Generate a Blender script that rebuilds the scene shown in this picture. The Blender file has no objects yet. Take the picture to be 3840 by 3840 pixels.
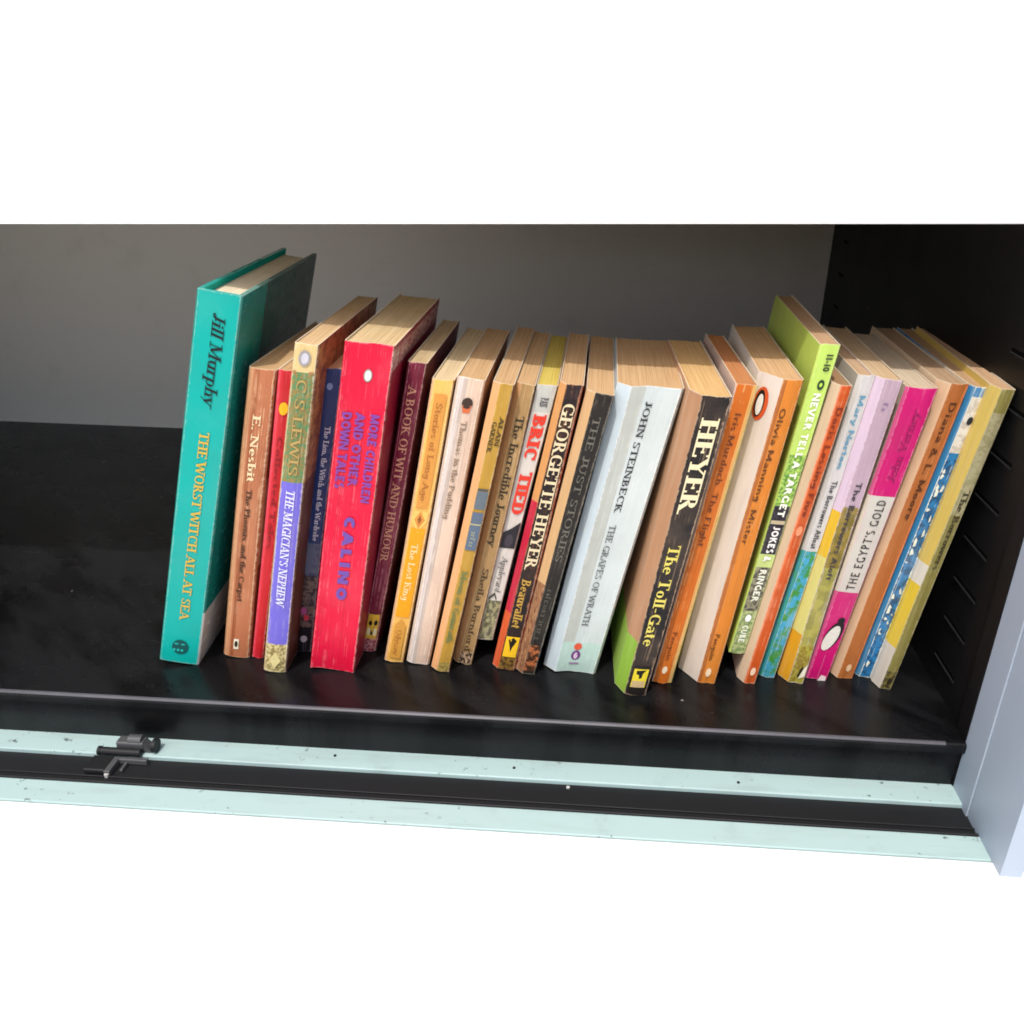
import bpy, math, random
from mathutils import Matrix, Vector
R = math.radians
random.seed(7)
S = bpy.context.scene
COL = S.collection

# ------------------------------------------------------------------ camera
cam_d = bpy.data.cameras.new("Camera")
cam = bpy.data.objects.new("Camera", cam_d)
COL.objects.link(cam)
right = Vector((0.9978458, 0.06259065, 0.01965116))
up = Vector((-0.04429831, 0.42191107, 0.90555436))
fwd = Vector((-0.04838819, 0.90447413, -0.42377485))
M = Matrix(((right.x, up.x, -fwd.x, 0.0), (right.y, up.y, -fwd.y, 0.0),
            (right.z, up.z, -fwd.z, 0.2932), (0, 0, 0, 1)))
cam.matrix_world = M
cam_d.sensor_width = 36.0
cam_d.lens = 36.0 * 3182.5 / 3840.0
cam_d.shift_x = -145.7 / 3840.0
cam_d.shift_y = 33.3 / 3840.0
cam_d.clip_start = 0.01
cam_d.clip_end = 50.0
S.camera = cam

# ------------------------------------------------------------------ world, sun, exposure
SUN_EL, SUN_AZ = 62.5, -15.0          # in front of the cabinet, a touch from the left
w = bpy.data.worlds.new("World")
S.world = w
w.use_nodes = True
nt = w.node_tree
sky = nt.nodes.new("ShaderNodeTexSky")
sky.sky_type = 'NISHITA'
sky.sun_disc = False
sky.sun_elevation = R(SUN_EL)
sky.sun_rotation = R(180 - SUN_AZ)
bg = nt.nodes["Background"]
nt.links.new(sky.outputs[0], bg.inputs[0])
bg.inputs[1].default_value = 0.15
sky.dust_density = 4.0
sky.ozone_density = 0.6
sun_d = bpy.data.lights.new("Sun", 'SUN')
sun_d.energy = 2.05
sun_d.angle = R(0.6)
sun_d.color = (1.0, 0.96, 0.91)
sun = bpy.data.objects.new("Sun", sun_d)
COL.objects.link(sun)
sd = Vector((math.sin(R(SUN_AZ)) * math.cos(R(SUN_EL)), -math.cos(R(SUN_AZ)) * math.cos(R(SUN_EL)), math.sin(R(SUN_EL))))
sun.rotation_euler = sd.to_track_quat('Z', 'Y').to_euler()
sun.location = sd * 3
vs = S.view_settings
vs.view_transform = 'Standard'
vs.look = 'None'
vs.gamma = 1.0
vs.use_curve_mapping = False
vs.exposure = 0.30
S.cycles.filter_width = 1.8

# ------------------------------------------------------------------ colour + node helpers
def lin(c):
    if isinstance(c, str):
        c = c.lstrip('#')
        c = [int(c[i:i + 2], 16) / 255 for i in (0, 2, 4)]
        c = [x / 12.92 if x <= 0.04045 else ((x + 0.055) / 1.055) ** 2.4 for x in c]
    return (c[0], c[1], c[2], 1.0)

class N:
    def __init__(s, name):
        s.m = bpy.data.materials.new(name)
        s.m.use_nodes = True
        s.t = s.m.node_tree
        s.b = s.t.nodes["Principled BSDF"]
    def n(s, typ, **kw):
        x = s.t.nodes.new(typ)
        for k, v in kw.items():
            setattr(x, k, v)
        return x
    def put(s, sock, v):
        if hasattr(v, 'node'):
            s.t.links.new(v, sock)
        else:
            sock.default_value = v
    def math(s, op, a, b=None, c=None, clamp=False):
        x = s.n("ShaderNodeMath", operation=op, use_clamp=clamp)
        s.put(x.inputs[0], a)
        if b is not None: s.put(x.inputs[1], b)
        if c is not None: s.put(x.inputs[2], c)
        return x.outputs[0]
    def mix(s, f, a, b, mode='MIX'):
        x = s.n("ShaderNodeMix", data_type='RGBA', blend_type=mode)
        s.put(x.inputs[0], f); s.put(x.inputs[6], a); s.put(x.inputs[7], b)
        return x.outputs[2]
    def step(s, x, lo, hi):
        r = s.n("ShaderNodeMapRange", interpolation_type='SMOOTHSTEP')
        s.put(r.inputs[0], x); s.put(r.inputs[1], lo); s.put(r.inputs[2], hi)
        return r.outputs[0]
    def noise(s, vec, scale, detail=3.0, rough=0.6, mapscale=None, loc=None):
        if mapscale or loc:
            mp = s.n("ShaderNodeMapping")
            s.put(mp.inputs[0], vec)
            if mapscale: mp.inputs[3].default_value = mapscale
            if loc: mp.inputs[1].default_value = loc
            vec = mp.outputs[0]
        x = s.n("ShaderNodeTexNoise")
        s.put(x.inputs['Vector'], vec)
        x.inputs['Scale'].default_value = scale
        x.inputs['Detail'].default_value = detail
        x.inputs['Roughness'].default_value = rough
        return x.outputs[0]
    def bump(s, h, strength, dist):
        x = s.n("ShaderNodeBump")
        x.inputs['Strength'].default_value = strength
        x.inputs['Distance'].default_value = dist
        s.put(x.inputs['Height'], h)
        s.t.links.new(x.outputs[0], s.b.inputs['Normal'])
    def obj(s):
        return s.n("ShaderNodeTexCoord").outputs['Object']
    def uv(s):
        return s.n("ShaderNodeTexCoord").outputs['UV']

def plain(name, c, rough=0.55, spec=0.4, grain=0.12, scale=400.0):
    g = N(name)
    o = g.obj()
    f = g.noise(o, scale, 4)
    a = lin(c)
    lo = tuple(x * (1 - grain) for x in a[:3]) + (1,)
    hi = tuple(min(1, x * (1 + grain)) for x in a[:3]) + (1,)
    g.put(g.b.inputs['Base Color'], g.mix(f, lo, hi))
    g.b.inputs['Roughness'].default_value = rough
    g.b.inputs['Specular IOR Level'].default_value = spec
    return g.m

_seed = [0]
def print_mat(name, base, wmm, hmm, zones=(), wear=0.5, crease=0.5, worn='#e4d8c4', rough=0.42, edge=True, stripes=()):
    """printed, handled cover stock; UV = fractions across and up.
    zones: (v0, v1, colA[, colB, noise scale]) ; stripes: (u0, u1, col)"""
    _seed[0] += 1
    sx = _seed[0] * 3.17
    g = N(name)
    uv = g.uv()
    sep = g.n("ShaderNodeSeparateXYZ")
    g.put(sep.inputs[0], uv)
    u, v = sep.outputs[0], sep.outputs[1]
    mm = g.n("ShaderNodeMapping")
    g.put(mm.inputs[0], uv)
    mm.inputs[3].default_value = (wmm, hmm, 1)
    mm.inputs[1].default_value = (sx * 11, sx * 7, sx)
    P = mm.outputs[0]                      # millimetres
    col = lin(base)
    for st in stripes:
        f = g.math('MULTIPLY', g.math('GREATER_THAN', u, st[0]), g.math('LESS_THAN', u, st[1]))
        col = g.mix(f, col, lin(st[2]))
    for z in zones:
        f = g.math('MULTIPLY', g.math('GREATER_THAN', v, z[0]), g.math('LESS_THAN', v, z[1]))
        if len(z) > 3:
            nz = g.step(g.noise(P, z[4], 3.5, 0.65), 0.42, 0.58)
            c2 = g.mix(nz, lin(z[2]), lin(z[3]))
        else:
            c2 = lin(z[2])
        col = g.mix(f, col, c2)
    # handling: broad toning, rubbed speckle
    tone = g.noise(P, 0.035, 4, 0.6)
    col = g.mix(g.math('MULTIPLY', g.step(tone, 0.35, 0.75), 0.22), col, g.mix(0.5, col, lin('#5a4634')))
    fd = g.noise(P, 0.022, 5, 0.6, loc=(5, 19, 2))
    col = g.mix(g.math('MULTIPLY', g.step(fd, 0.45, 0.75), 0.22 * wear), col, lin(worn))
    sp = g.noise(P, 0.9, 4, 0.75)
    col = g.mix(g.math('MULTIPLY', g.step(sp, 0.63, 0.74), 0.35 * wear), col, lin(worn))
    hgt = g.noise(P, 0.5, 4, 0.6)
    if crease > 0:
        cr = g.noise(P, 1.0, 2.5, 0.55, mapscale=(1.1, 0.018, 1))
        crm = g.step(cr, 0.55, 0.63)
        brk = g.step(g.noise(P, 0.12, 3), 0.42, 0.6)
        col = g.mix(g.math('MULTIPLY', g.math('MULTIPLY', crm, brk), 0.6 * crease), col, lin(worn))
        ck = g.step(g.noise(P, 1.0, 2.5, 0.55, mapscale=(1.4, 0.014, 1), loc=(37, 11, 5)), 0.56, 0.64)
        col = g.mix(g.math('MULTIPLY', ck, 0.38 * crease), col, g.mix(0.6, col, lin('#2a1a10')))
        hgt = g.math('SUBTRACT', hgt, g.math('MULTIPLY', g.step(cr, 0.5, 0.66), 0.9 * crease))
    if edge:
        eu = g.math('MULTIPLY', g.math('MINIMUM', u, g.math('SUBTRACT', 1.0, u)), wmm)
        ev = g.math('MULTIPLY', g.math('MINIMUM', v, g.math('SUBTRACT', 1.0, v)), hmm)
        e = g.math('MINIMUM', eu, ev)
        en = g.math('MULTIPLY', g.math('SUBTRACT', g.noise(P, 0.32, 5, 0.7), 0.45), 3.2)
        e2 = g.math('SUBTRACT', e, en)
        col = g.mix(g.math('MULTIPLY', g.math('SUBTRACT', 1.0, g.step(e2, 0.05, 0.35)), min(1, 0.9 * wear + 0.1)), col, lin(worn))
    g.put(g.b.inputs['Base Color'], col)
    r = g.math('ADD', rough, g.math('MULTIPLY', g.math('SUBTRACT', g.noise(P, 0.15, 3), 0.5), 0.25))
    g.put(g.b.inputs['Roughness'], r)
    g.b.inputs['Specular IOR Level'].default_value = 0.22
    g.bump(hgt, 0.45, 0.00025)
    return g.m

def page_mat(name, c):
    g = N(name)
    o = g.obj()
    st = g.noise(o, 1.0, 3, 0.7, mapscale=(1700, 12, 12))
    a = lin(c)
    dk = tuple(x * k for x, k in zip(a[:3], (0.84, 0.79, 0.72))) + (1,)
    col = g.mix(g.step(st, 0.38, 0.62), dk, a)
    blot = g.noise(o, 60.0, 4, 0.6)
    col = g.mix(g.math('MULTIPLY', g.step(blot, 0.5, 0.8), 0.25), col, tuple(x * k for x, k in zip(a[:3], (0.75, 0.62, 0.45))) + (1,))
    g.put(g.b.inputs['Base Color'], col)
    g.b.inputs['Roughness'].default_value = 0.9
    g.b.inputs['Specular IOR Level'].default_value = 0.1
    g.bump(st, 0.35, 0.0003)
    return g.m

# ------------------------------------------------------------------ mesh helpers
def mesh_obj(name, verts, faces, mats, parent=None, slots=None, uvs=None, smooth=False):
    me = bpy.data.meshes.new(name)
    me.from_pydata(verts, [], faces)
    for m in (mats if isinstance(mats, (list, tuple)) else [mats]):
        me.materials.append(m)
    if slots:
        for p, k in zip(me.polygons, slots):
            p.material_index = k
    if uvs:
        ul = me.uv_layers.new(name="UVMap")
        i = 0
        for fu in uvs:
            for q in fu:
                ul.data[i].uv = q
                i += 1
    if smooth:
        for p in me.polygons:
            p.use_smooth = True
    me.update()
    o = bpy.data.objects.new(name, me)
    COL.objects.link(o)
    if parent is not None:
        o.parent = parent
    return o

def empty(name, loc=(0, 0, 0), rot=(0, 0, 0)):
    e = bpy.data.objects.new(name, None)
    e.empty_display_size = 0.02
    COL.objects.link(e)
    e.location = loc
    e.rotation_euler = rot
    return e

class MB:
    def __init__(s): s.v, s.f = [], []
    def box(s, x0, x1, y0, y1, z0, z1, bev=0.0):
        if bev <= 0:
            b = len(s.v)
            s.v += [(x, y, z) for z in (z0, z1) for y in (y0, y1) for x in (x0, x1)]
            s.f += [tuple(b + i for i in q) for q in ((0, 2, 3, 1), (4, 5, 7, 6), (0, 1, 5, 4), (2, 6, 7, 3), (0, 4, 6, 2), (1, 3, 7, 5))]
        else:                                # edges parallel to x chamfered twice
            pr = []
            for cy, cz, a0 in ((y1 - bev, z1 - bev, 0), (y0 + bev, z1 - bev, 90), (y0 + bev, z0 + bev, 180), (y1 - bev, z0 + bev, 270)):
                for k in range(5):
                    a = R(a0 + 22.5 * k)
                    pr.append((cy + bev * math.cos(a), cz + bev * math.sin(a)))
            s.prism_x(pr, x0, x1)
        return s
    def prism_x(s, pr, x0, x1):
        b = len(s.v); n = len(pr)
        s.v += [(x0, y, z) for y, z in pr] + [(x1, y, z) for y, z in pr]
        s.f += [(b + i, b + (i + 1) % n, b + n + (i + 1) % n, b + n + i) for i in range(n)]
        s.f += [tuple(b + i for i in reversed(range(n))), tuple(b + n + i for i in range(n))]
        return s
    def cyl(s, c, r, z0, z1, n=16):
        b = len(s.v)
        for z in (z0, z1):
            s.v += [(c[0] + r * math.cos(2 * math.pi * i / n), c[1] + r * math.sin(2 * math.pi * i / n), z) for i in range(n)]
        s.f += [(b + i, b + (i + 1) % n, b + n + (i + 1) % n, b + n + i) for i in range(n)]
        s.f += [tuple(b + i for i in reversed(range(n))), tuple(b + n + i for i in range(n))]
        return s
    def build(s, name, mat, parent=None): return mesh_obj(name, s.v, s.f, mat, parent)

# ------------------------------------------------------------------ the cabinet
YF, XW, YB, ZS = 0.3695, 0.2045, 0.812, -0.0305

def metal_black(name, base, rough, dust, scale_r=18.0, spec=0.5, smear=False):
    g = N(name)
    o = g.obj()
    big = g.noise(o, 9.0, 5, 0.6)
    fine = g.noise(o, 420.0, 3, 0.6)
    a = lin(base)
    col = g.mix(g.math('MULTIPLY', g.step(big, 0.4, 0.75), dust), a, lin('#5d5a58'))
    if smear:                                # thin dust wiped through by sliding things about
        ds = g.n("ShaderNodeMapping"); g.put(ds.inputs[0], o)
        ds.inputs[2].default_value = (0, 0, 0.7)
        wp = g.noise(ds.outputs[0], 1.0, 5, 0.62, mapscale=(9, 34, 1))
        wv = g.noise(o, 26.0, 5, 0.7)
        du = g.math('MULTIPLY', g.step(wp, 0.40, 0.58), g.math('ADD', 0.45, g.math('MULTIPLY', wv, 0.6)))
        col = g.mix(du, col, lin('#1b1c1e'))
    dots = g.n("ShaderNodeTexVoronoi")
    g.put(dots.inputs['Vector'], o)
    dots.inputs['Scale'].default_value = 60.0
    dm = g.math('MULTIPLY', g.math('LESS_THAN', dots.outputs['Distance'], 0.045), g.step(g.noise(o, 14.0, 2), 0.56, 0.62))
    col = g.mix(g.math('MULTIPLY', dm, 0.55), col, lin('#a9a49e'))
    g.put(g.b.inputs['Base Color'], col)
    sm = g.noise(o, scale_r, 4, 0.65)
    g.put(g.b.inputs['Roughness'], g.math('ADD', rough - 0.1, g.math('MULTIPLY', sm, 0.22)))
    g.b.inputs['Specular IOR Level'].default_value = spec
    g.bump(fine, 0.25, 0.0002)
    return g.m

def metal_paint(name, base, rough=0.4, dirt=0.25, dirtcol='#8a8f8c', chips=False):
    g = N(name)
    o = g.obj()
    big = g.noise(o, 30.0, 5, 0.65)
    st = g.noise(o, 1.0, 3, 0.6, mapscale=(25, 300, 300))
    col = g.mix(g.math('MULTIPLY', g.step(big, 0.55, 0.8), dirt), lin(base), lin(dirtcol))
    col = g.mix(g.math('MULTIPLY', g.step(st, 0.62, 0.75), dirt * 0.6), col, lin(dirtcol))
    if chips:
        ch = g.math('MULTIPLY', g.step(g.noise(o, 240.0, 4, 0.6), 0.64, 0.68), g.step(g.noise(o, 22.0, 2), 0.48, 0.6))
        col = g.mix(g.math('MULTIPLY', ch, 0.75), col, lin('#3c4241'))
        sm_ = g.noise(o, 1.0, 4, 0.6, mapscale=(14, 90, 90))
        col = g.mix(g.math('MULTIPLY', g.step(sm_, 0.48, 0.7), 0.3), col, lin('#8b9a97'))
    g.put(g.b.inputs['Base Color'], col)
    g.b.inputs['Roughness'].default_value = rough
    g.b.inputs['Specular IOR Level'].default_value = 0.4
    g.bump(g.noise(o, 700.0, 2), 0.12, 0.0002)
    return g.m

m_deck = metal_black("deck_black", '#08080a', 0.27, 0.03, spec=0.24, smear=True)
m_face = metal_black("face_black", '#101112', 0.5, 0.05)
m_wall = metal_black("wall_black", '#0f0f11', 0.5, 0.03, spec=0.3)
m_back = metal_paint("back_grey", '#ebe5de', 0.8, 0.14, '#a8a29c')
m_mint = metal_paint("sill_mint", '#a6bfbd', 0.45, 0.3, '#6f7774', chips=True)
m_white = metal_paint("frame_white", '#aab6c4', 0.45, 0.12)
m_panel = metal_paint("panel_white", '#f4f4f3', 0.5, 0.03, '#d9d9d6')
m_void = plain("slot_dark", '#050505', 0.9, 0.1)
m_edge = plain("bare_edge", '#1c1c1e', 0.7, 0.3)
m_rub = plain("track_black", '#141517', 0.55, 0.4)
m_catch = plain("catch_black", '#4a4b4c', 0.4, 0.5)
m_steel = plain("steel", '#b9b8b4', 0.3, 0.5)

gr = mesh_obj("ground", [(-15, -15, -0.75), (15, -15, -0.75), (15, 15, -0.75), (-15, 15, -0.75)], [(0, 1, 2, 3)], plain("pale_paving", '#dcd7cd', 0.85, 0.2, 0.15, 6.0))  # unseen pale plane, added to bounce sunlight into the cabinet
gr["kind"] = "structure"
cab = empty("cabinet", (0, 0, 0))
cab["label"] = "black metal cabinet with grey back and pale outer frame, holding the row of books"
cab["category"] = "cabinet"

# deck: rolled front edge, face turned down to the sill
pr = [(YB, 0.0)]
r0 = 0.0022
for k in range(7):
    a = R(90 + 15 * k)
    pr.append((YF + r0 + r0 * math.cos(a), -r0 + r0 * math.sin(a)))
pr += [(YF + 0.0002, -0.006), (YF + 0.0030, -0.0075), (YF + 0.0042, ZS - 0.004), (YB, ZS - 0.004)]
deck = MB().prism_x(pr, -0.66, XW).build("shelf_deck", m_deck, cab)
deck["label"] = "glossy black metal shelf with a bright rolled front edge"
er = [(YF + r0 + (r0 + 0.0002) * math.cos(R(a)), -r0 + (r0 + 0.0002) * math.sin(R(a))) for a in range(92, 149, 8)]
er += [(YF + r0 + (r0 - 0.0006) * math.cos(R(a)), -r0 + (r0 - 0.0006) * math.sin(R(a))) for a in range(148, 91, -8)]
MB().prism_x(er, -0.66, XW - 0.012).build("edge_strip", plain("rubbed_edge", '#48484e', 0.45, 0.5, 0.7, 24.0), deck)  # lighter grey strip, a painted highlight along the rolled edge
# back
MB().box(-0.70, XW + 0.02, YB, YB + 0.01, -0.03, 0.40).build("back_panel", m_back, cab)["label"] = "plain grey back panel"
# left end
MB().box(-0.68, -0.66, YF, YB, -0.04, 0.40).build("side_panel", m_wall, cab)
# right side with the row of slots pierced through it
slots = [(0.4025, 0.432, 0.0165 + 0.0255 * k) for k in range(9)] + [(0.758, 0.774, 0.152 + 0.0272 * k) for k in range(3)]
def wall_with_slots():
    ys = sorted({0.3715, YB} | {s_[0] for s_ in slots} | {s_[1] for s_ in slots})
    zs = sorted({ZS, 0.40} | {s_[2] for s_ in slots} | {s_[2] + 0.0022 for s_ in slots})
    v, f = [], []
    for i in range(len(ys) - 1):
        for j in range(len(zs) - 1):
            cy, cz = (ys[i] + ys[i + 1]) / 2, (zs[j] + zs[j + 1]) / 2
            if any(a < cy < b and c < cz < c + 0.0022 for a, b, c in slots):
                continue
            b0 = len(v)
            v += [(XW, ys[i], zs[j]), (XW, ys[i + 1], zs[j]), (XW, ys[i + 1], zs[j + 1]), (XW, ys[i], zs[j + 1])]
            f.append((b0, b0 + 1, b0 + 2, b0 + 3))
    return v, f
v, f = wall_with_slots()
side = mesh_obj("side_panel", v, f, m_wall, cab)
side["label"] = "black slotted side panel at the right end"
for a, b, c in slots:
    # a recess behind the opening and a lower lip, its caught light painted as lighter grey
    m = MB()
    m.box(XW + 0.0002, XW + 0.006, a - 0.001, b + 0.001, c - 0.001, c + 0.0032)
    so = m.build("shelf_slot", m_void, side)
    bpy.data.objects[so.name].data.flip_normals()
    if a < 0.6:
        MB().box(XW - 0.0007, XW + 0.0001, a, b, c - 0.0007, c + 0.0001).build("slot_lip", m_edge, side)
# black return at the front of the side panel
MB().box(XW - 0.0016, XW + 0.001, 0.3722, 0.3840, ZS + 0.0002, 0.36).build("side_return", m_wall, cab)

# sill: pale strip, black sliding-door track, pale ledge
MB().box(-0.66, XW, 0.3585, YF + 0.012, ZS - 0.012, ZS, 0.0008).build("sill_strip", m_mint, cab)["label"] = "pale mint painted strip below the shelf edge"
tr = empty("door_track"); tr.parent = cab
MB().box(-0.66, XW, 0.3378, 0.3583, ZS - 0.014, ZS - 0.0024).build("track_bed", m_rub, tr)
MB().box(-0.66, XW, 0.3425, 0.3436, ZS - 0.0026, ZS - 0.0014, 0.0004).build("track_rib", m_rub, tr)
MB().box(-0.66, XW, 0.3375, 0.3390, ZS - 0.0026, ZS - 0.0006, 0.0006).build("track_lip", m_rub, tr)
MB().box(-0.66, XW, 0.3215, 0.3374, ZS - 0.016, ZS - 0.0012, 0.0008).build("ledge", m_mint, cab)["label"] = "pale mint painted ledge in front of the door track"
MB().box(-0.66, 0.60, 0.02, 0.3209, ZS - 0.016, ZS - 0.0014, 0.0008).build("flap_panel", m_panel, cab)["label"] = "plain white panel in front of the shelf"
# right jamb
MB().box(XW - 0.0012, XW + 0.01, 0.3525, 0.3719, ZS - 0.015, 0.40).build("door_jamb", m_white, cab)["label"] = "pale painted jamb strip at the right"
MB().box(XW + 0.0010, XW + 0.01, 0.3518, 0.3524, ZS - 0.015, 0.40).build("jamb_seam", m_rub, cab)
MB().box(XW - 0.0004, XW + 0.01, 0.312, 0.3517, ZS - 0.015, 0.40).build("jamb_panel", m_white, cab)
# panel above the opening and the shelf it belongs to
us = empty("upper_shelf", (0, 0, 0.2511), (0, R(-1.49), 0)); us.parent = cab
MB().box(-0.66, 0.2115, 0.420, 0.4212, 0.0, 0.17, 0.0004).build("upper_panel", m_panel, us)["label"] = "plain white panel above the opening"
MB().box(-0.66, XW, 0.4214, YB - 0.001, 0.0020, 0.0060).build("shelf_board", m_back, us)

# door catch on the sill
dc = empty("door_catch"); dc.parent = cab
dc.location = (-0.2545, 0.3600, ZS)
MB().box(-0.0050, 0.0100, 0.0006, 0.0074, 0.0001, 0.0066, 0.0012).build("catch_block", m_catch, dc)
dome = [(0.0042 + 0.0030 * math.cos(R(a)), 0.0064 + 0.0028 * math.sin(R(a))) for a in range(0, 181, 15)]
MB().prism_x(dome, 0.0012, 0.0086).build("catch_cap", m_catch, dc)
g_ = MB()
g_.v = [(0.0101, 0.0010, 0.0001), (0.0150, 0.0010, 0.0001), (0.0101, 0.0010, 0.0060), (0.0101, 0.0066, 0.0001), (0.0150, 0.0066, 0.0001), (0.0101, 0.0066, 0.0060)]
g_.f = [(0, 1, 2), (5, 4, 3), (0, 3, 4, 1), (1, 4, 5, 2), (2, 5, 3, 0)]
g_.build("catch_gusset", m_catch, dc)
def disc(y, z, r, n=18): return [(y + r * math.cos(2 * math.pi * k / n), z + r * math.sin(2 * math.pi * k / n)) for k in range(n)]
MB().prism_x(disc(0.0030, 0.0040, 0.0040), 0.0152, 0.0172).build("catch_disc", m_rub, dc)
MB().prism_x(disc(-0.0018, 0.0024, 0.0022), -0.0135, 0.0098).build("catch_roller", m_rub, dc)
MB().prism_x(disc(-0.0018, 0.0024, 0.0026), -0.0142, -0.0128).build("roller_cap", m_rub, dc)
hk = MB()
hk.box(-0.0038, -0.0006, -0.0165, -0.0042, -0.0022, 0.0012, 0.0006)
hk.box(-0.0005, 0.0150, -0.0066, -0.0042, -0.0022, 0.0012, 0.0006)
hk.box(0.0030, 0.0044, -0.0130, -0.0062, -0.0022, -0.0004, 0.0005)
hk.build("catch_hook", m_catch, dc)
MB().box(-0.0152, -0.0040, -0.0160, -0.0040, -0.0022, 0.0014, 0.0010).build("catch_foot", m_rub, dc)
MB().cyl((-0.0022, -0.0168), 0.0012, -0.0022, -0.0002).build("screw", m_steel, dc)
for x, y, mm_ in ((-0.1381, 0.3676, m_rub), (-0.037, 0.3662, m_rub), (0.086, 0.3650, m_rub)):
    MB().cyl((x, y), 0.0008, ZS - 0.001, ZS + 0.0005).build("screw", mm_, cab)
MB().cyl((-0.0066, 0.3560), 0.0010, ZS - 0.006, ZS - 0.0018).build("screw", m_steel, tr)

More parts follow.
